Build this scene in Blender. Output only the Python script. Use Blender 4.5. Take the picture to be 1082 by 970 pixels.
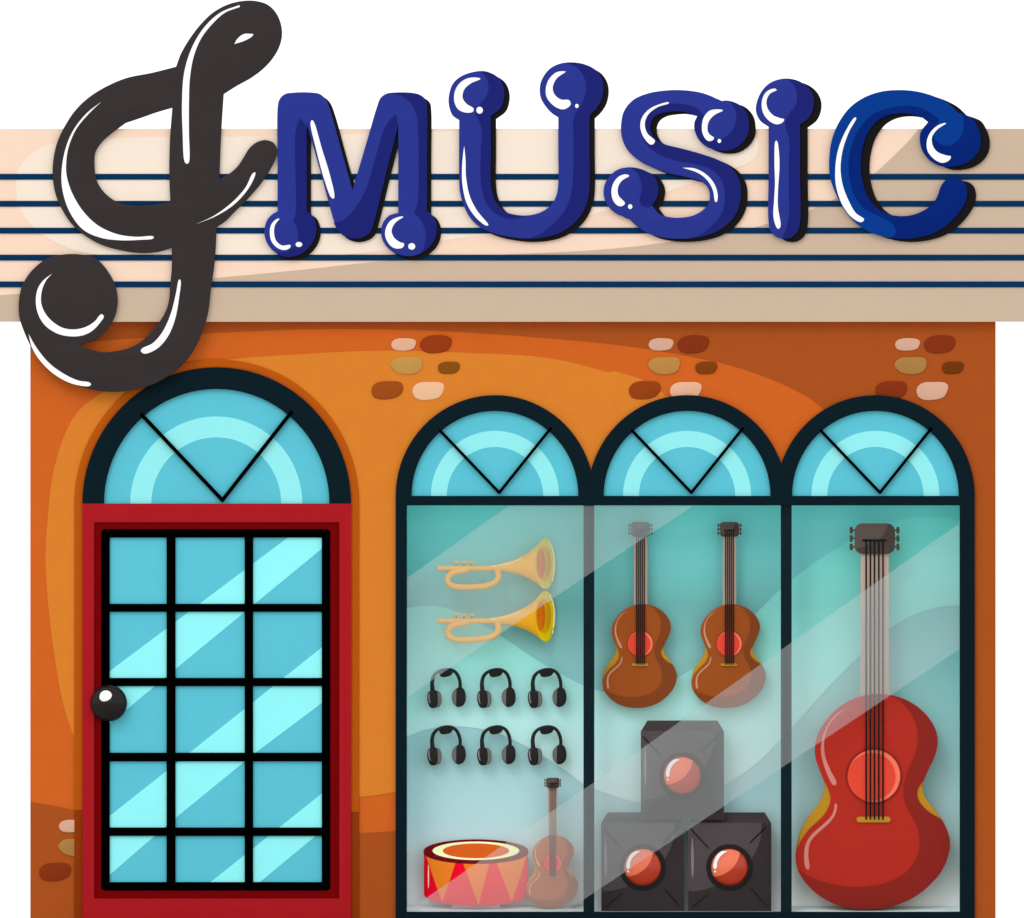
import bpy, bmesh, math
from mathutils import Vector, Matrix
S = bpy.context.scene
for o in list(bpy.data.objects): bpy.data.objects.remove(o)
COL = S.collection
U = 200.0                                   # drawing units per metre
# ------------------------------------------------------------ camera
cam = bpy.data.cameras.new('camera'); co = bpy.data.objects.new('camera', cam); COL.objects.link(co)
cam.type = 'ORTHO'; cam.ortho_scale = 5.41; cam.clip_start = .1; cam.clip_end = 2000
co.location = (0, -12, 2.425); co.rotation_euler = (math.radians(90), 0, 0); S.camera = co
# ------------------------------------------------------------ overcast white sky
W = bpy.data.worlds.new('World'); S.world = W; W.use_nodes = True
nt = W.node_tree; nt.nodes.clear()
N = nt.nodes.new
SUN_EL, SUN_AZ = math.radians(42), math.radians(28)    # azimuth left of straight-ahead
sky = N('ShaderNodeTexSky'); sky.sky_type = 'NISHITA'; sky.sun_disc = False
sky.sun_elevation = SUN_EL; sky.sun_rotation = math.pi + SUN_AZ
b1 = N('ShaderNodeBackground'); b1.inputs[1].default_value = .1
b2 = N('ShaderNodeBackground'); b2.inputs[0].default_value = (1, 1, 1, 1); b2.inputs[1].default_value = 1.27
mx = N('ShaderNodeMixShader'); mx.inputs[0].default_value = .94
ow = N('ShaderNodeOutputWorld')
nt.links.new(sky.outputs[0], b1.inputs[0]); nt.links.new(b1.outputs[0], mx.inputs[1])
nt.links.new(b2.outputs[0], mx.inputs[2]); nt.links.new(mx.outputs[0], ow.inputs[0])
sl = bpy.data.lights.new('sun', 'SUN'); sl.energy = .5; sl.angle = math.radians(20); sl.color = (1, .985, .96)
so = bpy.data.objects.new('sun', sl); COL.objects.link(so)
sd = Vector((-math.sin(SUN_AZ)*math.cos(SUN_EL), -math.cos(SUN_AZ)*math.cos(SUN_EL), math.sin(SUN_EL)))
so.location = sd*20; so.rotation_euler = sd.to_track_quat('Z', 'Y').to_euler()
S.view_settings.view_transform = 'Standard'; S.view_settings.look = 'None'
S.view_settings.exposure = 0; S.view_settings.gamma = 1; S.view_settings.use_curve_mapping = False
S.render.engine = 'CYCLES'
S.cycles.max_bounces = 8; S.cycles.transparent_max_bounces = 16
# ------------------------------------------------------------ helpers
def lin(c): c /= 255; return c/12.92 if c <= .04045 else ((c+.055)/1.055)**2.4
GAIN = .93
MATS = {}
IN = 1.15     # paint inside the case is a little lighter
def M(rgb, rough=.75, spec=.02, coat=0, gain=1.0, var=.02, bump=.0, metallic=0, key=''):
    k = (rgb, rough, spec, coat, gain, var, bump, metallic)
    if k in MATS: return MATS[k]
    m = bpy.data.materials.new(key or 'paint'); m.use_nodes = True
    t = m.node_tree; p = t.nodes['Principled BSDF']
    base = [min(.96, lin(c)*gain*GAIN) for c in rgb]
    p.inputs['Roughness'].default_value = rough
    p.inputs['Specular IOR Level'].default_value = spec
    p.inputs['Coat Weight'].default_value = coat; p.inputs['Coat Roughness'].default_value = .06
    p.inputs['Metallic'].default_value = metallic
    tc = t.nodes.new('ShaderNodeTexCoord')
    nz = t.nodes.new('ShaderNodeTexNoise'); nz.inputs['Scale'].default_value = 9; nz.inputs['Detail'].default_value = 8
    t.links.new(tc.outputs['Object'], nz.inputs['Vector'])
    mr = t.nodes.new('ShaderNodeMapRange'); mr.inputs['From Min'].default_value = .3; mr.inputs['From Max'].default_value = .7
    mr.inputs['To Min'].default_value = 1-var; mr.inputs['To Max'].default_value = 1+var
    t.links.new(nz.outputs[0], mr.inputs[0])
    mm = t.nodes.new('ShaderNodeVectorMath'); mm.operation = 'SCALE'; mm.inputs[0].default_value = base
    t.links.new(mr.outputs[0], mm.inputs['Scale']); t.links.new(mm.outputs[0], p.inputs['Base Color'])
    if bump:
        n2 = t.nodes.new('ShaderNodeTexNoise'); n2.inputs['Scale'].default_value = 60; n2.inputs['Detail'].default_value = 6
        t.links.new(tc.outputs['Object'], n2.inputs['Vector'])
        bp = t.nodes.new('ShaderNodeBump'); bp.inputs['Strength'].default_value = bump; bp.inputs['Distance'].default_value = .01
        t.links.new(n2.outputs[0], bp.inputs['Height']); t.links.new(bp.outputs[0], p.inputs['Normal'])
    MATS[k] = m; return m

def gradient(stops, name):                  # case gradient with height, drawn light tones put into the colour
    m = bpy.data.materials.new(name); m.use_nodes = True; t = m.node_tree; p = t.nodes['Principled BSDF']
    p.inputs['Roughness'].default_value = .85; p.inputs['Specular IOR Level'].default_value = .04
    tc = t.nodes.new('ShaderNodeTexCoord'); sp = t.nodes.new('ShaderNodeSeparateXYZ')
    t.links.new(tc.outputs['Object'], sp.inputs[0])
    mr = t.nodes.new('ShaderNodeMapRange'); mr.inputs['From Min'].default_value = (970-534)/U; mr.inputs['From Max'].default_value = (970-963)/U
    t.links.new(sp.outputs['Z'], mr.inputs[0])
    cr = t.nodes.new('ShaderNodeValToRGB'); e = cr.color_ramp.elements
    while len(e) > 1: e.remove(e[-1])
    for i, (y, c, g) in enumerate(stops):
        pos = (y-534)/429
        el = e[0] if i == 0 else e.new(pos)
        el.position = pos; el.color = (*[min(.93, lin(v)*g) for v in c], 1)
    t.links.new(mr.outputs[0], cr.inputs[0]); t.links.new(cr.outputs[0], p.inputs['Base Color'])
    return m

def tag(o, label=None, cat=None, group=None, kind=None):
    if label: o['label'] = label
    if cat: o['category'] = cat
    if group: o['group'] = group
    if kind: o['kind'] = kind
    return o
def thing(name, loc, label, cat, group=None):
    o = bpy.data.objects.new(name, None); COL.objects.link(o); o.location = loc; o.empty_display_size = .1
    return tag(o, label, cat, group)
def root_loc(p):
    v = Vector((0, 0, 0))
    while p: v += p.location; p = p.parent
    return v
def link(name, me, mat, parent=None):
    me.name = name
    if parent: me.transform(Matrix.Translation(-root_loc(parent)))
    me.materials.clear(); me.materials.append(mat)
    o = bpy.data.objects.new(name, me); COL.objects.link(o); o.parent = parent
    return o
def P(x, y, Y=0): return Vector(((x-541)/U, Y, (970-y)/U))
def smooth(pts, n=7):
    """closed centripetal Catmull-Rom; a point with a third item is a corner"""
    k = len(pts); out = []
    for i in range(k):
        p0, p1, p2, p3 = pts[(i-1) % k], pts[i], pts[(i+1) % k], pts[(i+2) % k]
        a, b = Vector(p1[:2]), Vector(p2[:2])
        c1, c2 = len(p1) > 2, len(p2) > 2
        if c1 and c2: out.append(a); continue
        z = a-(b-a) if c1 else Vector(p0[:2]); d = b+(b-a) if c2 else Vector(p3[:2])
        t0 = 0; t1 = t0+max(1e-4, (a-z).length**.5); t2 = t1+max(1e-4, (b-a).length**.5); t3 = t2+max(1e-4, (d-b).length**.5)
        for j in range(n):
            t = t1+(t2-t1)*j/n
            A1 = z*((t1-t)/(t1-t0))+a*((t-t0)/(t1-t0)); A2 = a*((t2-t)/(t2-t1))+b*((t-t1)/(t2-t1))
            A3 = b*((t3-t)/(t3-t2))+d*((t-t2)/(t3-t2))
            B1 = A1*((t2-t)/(t2-t0))+A2*((t-t0)/(t2-t0)); B2 = A2*((t3-t)/(t3-t1))+A3*((t-t1)/(t3-t1))
            out.append(B1*((t2-t)/(t2-t1))+B2*((t-t1)/(t2-t1)))
    return out
def Z(pts, ox, oy, s): return [((p[0]/s)+ox, (p[1]/s)+oy)+tuple(p[2:]) for p in pts]
def off(pts, dx, dy): return [(p[0]+dx, p[1]+dy)+tuple(p[2:]) for p in pts]
def corners(pts): return [(p[0], p[1], 1) for p in pts]
def rect(x0, y0, x1, y1, r=0, n=5):
    if not r: return [(x0, y0, 1), (x1, y0, 1), (x1, y1, 1), (x0, y1, 1)]
    o = []
    for cx, cy, a0 in ((x1-r, y0+r, -90), (x1-r, y1-r, 0), (x0+r, y1-r, 90), (x0+r, y0+r, 180)):
        for j in range(n+1):
            a = math.radians(a0+90*j/n); o.append((cx+r*math.cos(a), cy+r*math.sin(a), 1))
    return o
def ell(cx, cy, rx, ry=None, n=48):
    ry = ry or rx
    return [(cx+rx*math.cos(2*math.pi*i/n), cy+ry*math.sin(2*math.pi*i/n), 1) for i in range(n)]
def arch(cx, sy, rx, ry, n=40, a0=180, a1=360):
    return [(cx+rx*math.cos(math.radians(a0+(a1-a0)*i/n)), sy+ry*math.sin(math.radians(a0+(a1-a0)*i/n)), 1) for i in range(n+1)]
def stroke(a, b, w, cap=True):
    a, b = Vector(a), Vector(b); d = (b-a).normalized(); nn = Vector((-d.y, d.x))*w/2; o = []
    for c, sg in ((b, 1), (a, -1)):
        for j in range(7 if cap else 2):
            t = math.pi/2-math.pi*j/(6 if cap else 1)
            o.append((*(c+nn*math.sin(t)*sg+d*(w/2)*math.cos(t)*sg*(1 if cap else 0)), 1))
    return o
def slab(outlines, yf, depth, bevel=0.0, n=7, segs=2):
    """extruded outline(s) (even-odd holes); front at y=yf, bevel in drawing units on front and back edge"""
    cu = bpy.data.curves.new('tmp', 'CURVE'); cu.dimensions = '2D'; cu.fill_mode = 'BOTH'
    if outlines and not isinstance(outlines[0], list): outlines = [outlines]
    for ol in outlines:
        pts = smooth(ol, n); q = []
        for p in pts:
            v = Vector(((p.x-541)/U, (970-p.y)/U))
            if not q or (v-q[-1]).length > 2e-4: q.append(v)
        if (q[0]-q[-1]).length < 2e-4: q.pop()
        sp = cu.splines.new('POLY'); sp.points.add(len(q)-1); sp.use_cyclic_u = True
        for a, v in zip(sp.points, q): a.co = (v.x, v.y, 0, 1)
    b = min(bevel/U, depth*.49)
    cu.bevel_depth = b; cu.bevel_resolution = segs if b else 0; cu.offset = -b
    cu.extrude = depth/2-b
    o = bpy.data.objects.new('tmp', cu); COL.objects.link(o)
    dg = bpy.context.evaluated_depsgraph_get(); dg.update()
    me = bpy.data.meshes.new_from_object(o.evaluated_get(dg))
    bpy.data.objects.remove(o); bpy.data.curves.remove(cu)
    bm = bmesh.new(); bm.from_mesh(me); bmesh.ops.remove_doubles(bm, verts=bm.verts, dist=1e-5)
    for v in bm.verts: v.co = Vector((v.co.x, yf+depth/2-v.co.z, v.co.y))
    bmesh.ops.recalc_face_normals(bm, faces=bm.faces)
    bm.to_mesh(me); bm.free()
    if b:
        me.shade_smooth(); me.set_sharp_from_angle(angle=math.radians(50))
    return me
def cut(me, cutters):
    o = bpy.data.objects.new('tmp', me); COL.objects.link(o); cs = []
    for c in cutters:
        k = bpy.data.objects.new('tmpc', c); COL.objects.link(k); cs.append(k)
        md = o.modifiers.new('b', 'BOOLEAN'); md.operation = 'DIFFERENCE'; md.object = k; md.solver = 'EXACT'
    dg = bpy.context.evaluated_depsgraph_get(); dg.update()
    r = bpy.data.meshes.new_from_object(o.evaluated_get(dg))
    for k in [o]+cs: bpy.data.objects.remove(k)
    return r
def box(x0, y0, x1, y1, yf, yb, bevel=0.0):
    """drawing-unit rectangle from front yf to back yb"""
    bm = bmesh.new(); bmesh.ops.create_cube(bm, size=1)
    a, b = P(x0, y1, yf), P(x1, y0, yb)
    for v in bm.verts: v.co = Vector(((a.x+b.x)/2+v.co.x*(b.x-a.x), (yf+yb)/2+v.co.y*(yb-yf), (a.z+b.z)/2+v.co.z*(b.z-a.z)))
    if bevel: bmesh.ops.bevel(bm, geom=bm.edges[:], offset=bevel/U, segments=2, affect='EDGES', profile=.6)
    me = bpy.data.meshes.new('b'); bm.to_mesh(me); bm.free()
    return me
def from_pydata(v, f, sm=True):
    me = bpy.data.meshes.new('m'); me.from_pydata([tuple(p) for p in v], [], f); me.validate()
    bm = bmesh.new(); bm.from_mesh(me); bmesh.ops.recalc_face_normals(bm, faces=bm.faces); bm.to_mesh(me); bm.free()
    if sm: me.shade_smooth(); me.set_sharp_from_angle(angle=math.radians(45))
    return me
def tube(pts, radii, seg=14, closed=False, flat=1.0):
    """pts: 3-D points (metres) of a smooth path, radii in metres"""
    n = len(pts); v = []; f = []
    for i, p in enumerate(pts):
        a = pts[(i-1) % n] if closed or i else pts[0]; b = pts[(i+1) % n] if closed or i < n-1 else pts[-1]
        t = (b-a).normalized(); yv = Vector((0, 1, 0)); s = t.cross(yv)
        s = s.normalized() if s.length > 1e-5 else Vector((1, 0, 0)); w = s.cross(t).normalized()
        r = radii[i] if isinstance(radii, (list, tuple)) else radii
        for j in range(seg):
            g = 2*math.pi*j/seg; v.append(p+s*r*math.cos(g)+w*r*flat*math.sin(g))
    for i in range(n if closed else n-1):
        for j in range(seg):
            k = (i+1) % n; f.append((i*seg+j, i*seg+(j+1) % seg, k*seg+(j+1) % seg, k*seg+j))
    if not closed:
        f.append(tuple(range(seg))); f.append(tuple(range((n-1)*seg, n*seg)))
    return from_pydata(v, f)
def path(pts, Y, n=6):
    """open smooth path through drawing-unit points"""
    q = [(*p, ) for p in pts]; res = []
    V2 = [Vector(p) for p in q]; V2 = [V2[0]*2-V2[1]]+V2+[V2[-1]*2-V2[-2]]
    for i in range(1, len(V2)-2):
        for j in range(n):
            t = j/n; a, b, c, d = V2[i-1:i+3]
            res.append(.5*((2*b)+(c-a)*t+(2*a-5*b+4*c-d)*t*t+(3*b-a-3*c+d)*t**3))
    res.append(V2[-2])
    return [P(p.x, p.y, Y) for p in res]
def dome(cx, cy, r, Y, bulge, n=40, rings=14):
    """rounded cap standing proud of plane y=Y by bulge; origin of texture at its centre"""
    v = [P(cx, cy, Y-bulge)]; f = []
    for i in range(1, rings+1):
        a = math.pi/2*i/rings
        for j in range(n):
            g = 2*math.pi*j/n; v.append(P(cx+r*math.sin(a)*math.cos(g), cy+r*math.sin(a)*math.sin(g), Y-bulge*math.cos(a)))
    for j in range(n): f.append((0, 1+j, 1+(j+1) % n))
    for i in range(rings-1):
        for j in range(n): f.append((1+i*n+j, 1+(i+1)*n+j, 1+(i+1)*n+(j+1) % n, 1+i*n+(j+1) % n))
    f.append(tuple(1+(rings-1)*n+j for j in range(n)))
    return from_pydata(v, f)

# ------------------------------------------------------------ palette
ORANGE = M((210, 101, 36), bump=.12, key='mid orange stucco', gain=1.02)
AMBER = M((222, 131, 46), bump=.12, key='amber lit stucco')
RUST = M((173, 83, 32), bump=.12, key='rust shaded stucco')
NAVYF = M((14, 34, 43), spec=.03, key='dark frame paint', gain=.8)
BLACK = M((4, 4, 4), spec=.0, key='black paint', gain=.5)
BLACKI = M((28, 25, 26), spec=.02, key='black backing')
SKYB = M((94, 201, 221), rough=.4, spec=.03, key='blue tinted glazing', var=.01)
ICE = M((153, 246, 250), rough=.4, spec=.03, key='pale ice glazing', var=.01, gain=.98)
WHITE = M((255, 255, 255), key='highlight white', var=0.0, gain=1.03)  # for highlights painted on the signs, knob, trumpets and speakers
# ------------------------------------------------------------ ground
bm = bmesh.new(); bmesh.ops.create_grid(bm, x_segments=1, y_segments=1, size=300)
me = bpy.data.meshes.new('ground'); bm.to_mesh(me); bm.free()
g = link('ground', me, M((205, 203, 198), bump=.1, key='pale paving', var=.06)); g.location.z = -.012
tag(g, kind='structure')

# ------------------------------------------------------------ shop building
shop = thing('shop_building', (0, 0, 0), 'single storey orange stucco music shop with a red glazed door and three arched display windows', 'shop')
DX = 229
door_open = arch(DX, 532, 139, 141)+[(368, 972, 1), (90, 972, 1)]
win_outer = ([(418, 974, 1)]+[p for p in arch(523, 524, 105, 106.5) if p[0] < 624.3]+[(624.5, 497, 1)]+[p for p in arch(726, 524, 105, 106.5) if 624.7 < p[0] < 825.3]+[(825.5, 490, 1)]
             + [p for p in arch(925, 524, 105, 106.5) if p[0] > 825.7]+[(1030, 974, 1)])
win_open = ([(422, 974, 1)]+[p for p in arch(523, 524, 101, 102) if p[0] < 620]+[(624, 530, 1)]+[p for p in arch(726, 524, 101, 102) if 629 < p[0] < 821]
            + [(825, 530, 1)]+[p for p in arch(925, 524, 101, 102) if p[0] > 830]+[(1026, 974, 1)])
WALLBACK = .40
wall = link('wall', cut(slab(corners([(32, 150), (1052, 150), (1052, 972), (32, 972)]), 0, WALLBACK),
                        [slab(door_open, -.1, .8), slab(win_open, -.1, .8)]), ORANGE, shop)
link('building_body', box(32, 150, 1052, 972, WALLBACK+.001, 3.2), ORANGE, shop)
link('roof', box(26, 144, 1058, 150, .02, 3.25), M((150, 140, 130), key='roof felt'), shop)
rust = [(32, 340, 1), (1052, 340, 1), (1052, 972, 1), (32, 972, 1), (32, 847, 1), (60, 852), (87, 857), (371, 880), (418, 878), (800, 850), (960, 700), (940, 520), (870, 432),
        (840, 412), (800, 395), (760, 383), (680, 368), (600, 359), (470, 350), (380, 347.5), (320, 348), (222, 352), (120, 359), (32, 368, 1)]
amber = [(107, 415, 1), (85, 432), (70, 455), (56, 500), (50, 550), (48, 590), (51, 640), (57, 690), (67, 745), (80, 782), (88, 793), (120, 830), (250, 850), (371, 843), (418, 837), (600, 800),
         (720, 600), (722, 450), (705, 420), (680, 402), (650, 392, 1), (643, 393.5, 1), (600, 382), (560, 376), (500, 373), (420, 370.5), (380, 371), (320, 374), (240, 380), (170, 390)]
o = link('stucco_shading', cut(slab(rust, -.002, .002), [slab(door_open, -.1, .8), slab(win_open, -.1, .8)]), RUST, shop); o['label'] = 'rust brown shade tone painted along the top, foot and right edge'  # drawn shade on the wall, painted as a thin skin
o = link('stucco_shading', cut(slab(amber, -.0025, .0025), [slab(door_open, -.1, .8), slab(win_open, -.1, .8)]), AMBER, shop); o['label'] = 'light amber lit tone painted behind door and first window'  # lighter wall tone, drawn light put into the colour

# loose bricks showing through the stucco
B1 = [(360, 120), (370, 98), (395, 87), (440, 85), (478, 91), (490, 102), (487, 122), (475, 140), (450, 148), (400, 150), (372, 142)]
B2 = [(510, 118), (525, 90), (560, 74), (610, 70), (655, 76), (673, 90), (672, 118), (655, 145), (620, 160), (560, 163), (525, 150)]
B3 = [(357, 225), (368, 202), (395, 186), (440, 184), (500, 184), (520, 195), (523, 225), (510, 255), (480, 270), (410, 270), (375, 252)]
B4 = [(603, 240), (610, 220), (640, 208), (680, 207), (710, 212), (718, 228), (712, 250), (695, 266), (650, 271), (615, 265)]
B5 = [(258, 355), (270, 328), (300, 312), (350, 308), (405, 313), (420, 328), (422, 355), (405, 382), (370, 398), (310, 403), (270, 390)]
B6 = [(471, 358), (482, 332), (510, 316), (560, 313), (620, 317), (636, 332), (632, 360), (610, 393), (560, 406), (510, 406), (482, 390)]
BR = [Z(b, 340, 340, 4.918) for b in (B1, B2, B3, B4, B5, B6)]
sets = [(0, 0, [(233, 180, 148), (155, 60, 22), (196, 149, 76), (138, 80, 23), (161, 77, 27), (240, 192, 152)], range(6)),
        (272, 0, [(218, 172, 148), (137, 52, 22), (190, 137, 72), (132, 64, 18), (152, 66, 24), (232, 180, 148)], range(6)),
        (532.5, 0, [(218, 172, 148), (137, 52, 22), (172, 128, 70), (115, 56, 15), (137, 52, 22), (218, 172, 148)], range(6)),
        (-351, 509, [(218, 172, 148), (137, 52, 22), (172, 128, 70), (115, 56, 15), (137, 52, 22), (200, 120, 60)], (0, 2, 4, 5))]
for dx, dy, cols, idx in sets:
    for i in idx:
        me = slab(off(BR[i], dx, dy), -.008, .008, bevel=.8)
        if dx < 0: me = cut(me, [slab(door_open, -.1, .8)])
        link('brick', me, M(cols[i], bump=.15, key='brick'), shop)

# shade round the doorway, built as a darker raised strip
sur_o = arch(DX, 532, 150.5, 152.5); hole = arch(DX, 532, 141.5, 143.5)
up = sur_o+[(379.5, 858, 1), (370.5, 858, 1)]+hole[::-1]+[(87.5, 856, 1), (78.5, 856, 1)]
o = link('door_shade_strip', slab(up, -.010, .010, bevel=.5), M((186, 88, 18), bump=.08, key='shade strip stucco'), shop)
lowc = M((142, 57, 12), bump=.08, key='shade strip foot')
for a in (rect(78.5, 856, 87.4, 971), rect(370.6, 858, 379.5, 971)):
    link('shade_strip_foot', slab(a, -.010, .010, bevel=.5), lowc, shop)
# door
RED = M((173, 28, 35), rough=.5, key='red door paint')
DRED = M((119, 2, 6), rough=.5, key='dark red door paint')
door = link('door', slab([rect(87, 532, 371, 972), rect(99.5, 552, 358.5, 949.5)], -.022, .07, bevel=.6), RED, shop)
link('door_moulding', slab([rect(99.5, 552, 358.5, 949.5), rect(108, 560, 348, 940)], -.012, .05), DRED, door)
cols_ = [(116, 176), (185.5, 258.5), (267.5, 340)]; rows_ = [(568, 638), (646.5, 716.3), (725, 795.3), (804.5, 874.3), (883.3, 932)]
link('glazing_grille', slab([rect(107, 559, 349, 941, 4)]+[rect(a, c, b, d) for a, b in cols_ for c, d in rows_], -.016, .014, bevel=.4), BLACK, door)
link('door_glass', box(108, 560, 348, 940, -.001, .01), SKYB, door)
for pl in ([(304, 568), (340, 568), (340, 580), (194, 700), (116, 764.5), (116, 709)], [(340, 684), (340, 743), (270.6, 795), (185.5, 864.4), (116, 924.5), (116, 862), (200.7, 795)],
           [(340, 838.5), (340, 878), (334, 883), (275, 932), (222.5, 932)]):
    link('glare_band', slab(corners(pl), -.003, .0015), M((146, 246, 253), gain=1.08, rough=.4, spec=.03, var=.01, key='glare glazing'), door)  # reflections on the door glass, painted as pale bands
GLOSSK = M((35, 31, 32), rough=.05, spec=.18, key='polished black knob', gain=.7)
kn = link('door_handle', dome(115, 743, 19.5, -.035, .06), GLOSSK, door)
link('knob_highlight', dome(112, 736.5, 7, -.083, .014, 24, 6), WHITE, kn)  # highlight dot of the knob, added as a white cap
link('knob_neck', tube([P(115, 743, -.037), P(115, 743, .0)], .03), GLOSSK, door)
def fanlight(cx, sy, ro, ri_ring, rr, vx, pts, w, oy, backY):
    link('fanlight_glass', slab(arch(cx, sy, ro+3, ro+3.5), oy, .02), SKYB, fan_parent)
    ring = arch(cx, sy, rr, rr+.5)+arch(cx, sy, ri_ring, ri_ring+.5)[::-1]
    link('fanlight_ring', slab(ring, oy-.0015, .0015), ICE, fan_parent)
    for q in pts: link('glazing_bar', slab(stroke(vx, q, w), oy-.012-(.001 if q is pts[0] else 0), .012, bevel=.3), BLACK, fan_parent)
fan_parent = link('arch_frame', slab(arch(DX, 532, 142, 144)+arch(DX, 532, 119, 121)[::-1], -.022, .07, bevel=.6), NAVYF, shop)
link('fanlight_glass', slab(arch(DX, 532, 121, 123), 0, .02), SKYB, fan_parent)
link('fanlight_ring', slab(arch(228.5, 532, 91, 92)+arch(228.5, 532, 68.5, 69.8)[::-1], -.0015, .0015), ICE, fan_parent)
for k, q in enumerate(((150, 438.5), (307.5, 436))):
    link('glazing_bar', slab(stroke((235, 528.5), q, 4.1), -.0235-.001*k, .022, bevel=.3), BLACK, fan_parent)

# display window: one frame with three arches over three bays
holes = [arch(c, 524, 88, 89.8) for c in (523, 726, 925)]
holes += [rect(430, 534, 1014, 963.3)]
win = link('display_window', slab([win_outer]+holes, -.022, .08, bevel=.6), NAVYF, shop)
for a in ((616.5, 628), (825, 836.5)): link('mullion', box(a[0], 533.9, a[1], 963.4, .002, .06), NAVYF, win)
for c in (523, 726, 925):
    d = c-523 if c != 925 else 402.3
    link('fanlight_glass', slab(arch(c, 524, 90, 92), 0, .02), SKYB, win)
    link('fanlight_ring', slab(arch(c, 524, 67.8, 68.8)+arch(c, 524, 50.8, 51.6)[::-1], -.0015, .0015), ICE, win)
    for k, q in enumerate(((465, 455), (581.5, 453))):
        link('glazing_bar', slab(stroke((527.5+d, 520.5), (q[0]+d, q[1]), 3.1), -.0235-.001*k, .022, bevel=.3), BLACK, win)
# display case behind the panes
BK = .21
base_stops = [(534, (84, 170, 171), 2.6), (575, (94, 174, 175), 1.6), (640, (110, 178, 179), 1.05), (750, (140, 190, 193), 1.34), (870, (170, 201, 207), 1.27), (963, (206, 217, 226), 1.9)]  # larger gains lighten the colour where the case is shaded
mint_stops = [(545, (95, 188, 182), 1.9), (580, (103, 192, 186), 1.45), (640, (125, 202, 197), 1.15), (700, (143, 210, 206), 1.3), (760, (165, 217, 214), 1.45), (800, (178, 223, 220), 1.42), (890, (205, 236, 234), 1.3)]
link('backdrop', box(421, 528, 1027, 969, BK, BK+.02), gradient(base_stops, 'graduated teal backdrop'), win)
mint = [(424, 644, 1), (450, 640), (480, 645), (520, 666), (570, 699), (616, 724), (650, 733), (690, 730), (716, 716), (760, 688), (800, 647), (837, 612), (895, 573), (940, 552), (985, 545.5), (1024, 551, 1),
        (1024, 640, 1), (1000, 640.5), (975, 646), (940, 664), (908, 693), (880, 721), (840, 765), (800, 806), (766, 829), (730, 846), (677, 848), (640, 838), (616, 828), (600, 816), (560, 791), (520, 773), (480, 767.5), (450, 771), (424, 781, 1)]
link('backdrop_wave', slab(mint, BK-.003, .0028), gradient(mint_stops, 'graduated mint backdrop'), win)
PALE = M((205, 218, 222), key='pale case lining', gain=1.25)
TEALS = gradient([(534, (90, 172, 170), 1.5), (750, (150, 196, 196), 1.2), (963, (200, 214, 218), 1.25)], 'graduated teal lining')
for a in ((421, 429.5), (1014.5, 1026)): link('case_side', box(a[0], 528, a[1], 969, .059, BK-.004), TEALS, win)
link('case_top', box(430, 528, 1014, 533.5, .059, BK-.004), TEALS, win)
def sloped(x0, x1, yfz, ybz):
    v = [P(x0, yfz, .06), P(x1, yfz, .06), P(x1, ybz, BK-.004), P(x0, ybz, BK-.004), P(x0, 969, .06), P(x1, 969, .06), P(x1, 969, BK-.004), P(x0, 969, BK-.004)]
    return from_pydata(v, [(0, 1, 2, 3), (4, 5, 6, 7), (0, 1, 5, 4), (1, 2, 6, 5), (2, 3, 7, 6), (3, 0, 4, 7)], False)
link('case_floor', sloped(430, 621.9, 963.2, 956), PALE, win)
link('case_floor', sloped(622.1, 830.9, 963.1, 963), PALE, win)
link('case_floor', sloped(831.1, 1014, 963.2, 957.5), PALE, win)
# front glass; its diagonal light streaks are put in as whitish film
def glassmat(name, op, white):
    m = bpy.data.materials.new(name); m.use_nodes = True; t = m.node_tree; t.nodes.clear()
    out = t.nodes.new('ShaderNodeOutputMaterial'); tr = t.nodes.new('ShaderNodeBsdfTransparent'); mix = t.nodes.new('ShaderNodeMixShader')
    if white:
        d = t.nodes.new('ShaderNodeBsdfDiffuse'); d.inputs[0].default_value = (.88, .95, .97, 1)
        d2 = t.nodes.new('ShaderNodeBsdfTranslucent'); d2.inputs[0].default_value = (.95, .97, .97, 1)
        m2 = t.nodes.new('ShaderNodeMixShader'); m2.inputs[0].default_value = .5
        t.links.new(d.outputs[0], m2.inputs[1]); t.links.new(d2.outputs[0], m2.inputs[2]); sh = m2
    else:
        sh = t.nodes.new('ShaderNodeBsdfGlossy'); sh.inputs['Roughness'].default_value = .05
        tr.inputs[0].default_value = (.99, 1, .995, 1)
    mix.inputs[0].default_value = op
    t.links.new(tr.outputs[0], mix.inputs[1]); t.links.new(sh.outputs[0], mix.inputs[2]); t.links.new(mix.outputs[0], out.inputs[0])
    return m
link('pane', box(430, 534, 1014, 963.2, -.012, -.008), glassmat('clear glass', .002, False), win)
GLARE = glassmat('glare film', .16, True)
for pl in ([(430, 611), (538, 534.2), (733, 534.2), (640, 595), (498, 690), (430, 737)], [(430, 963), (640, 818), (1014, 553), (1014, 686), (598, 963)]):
    link('glare_band', slab(corners(pl), -.0145, .0015), GLARE, win)
# hangers behind the hung stock
def hanger(x, y, yb): link('hanger', tube([P(x, y, yb), P(x, y, BK)], .006), M((120, 130, 130), key='steel'), win)

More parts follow.
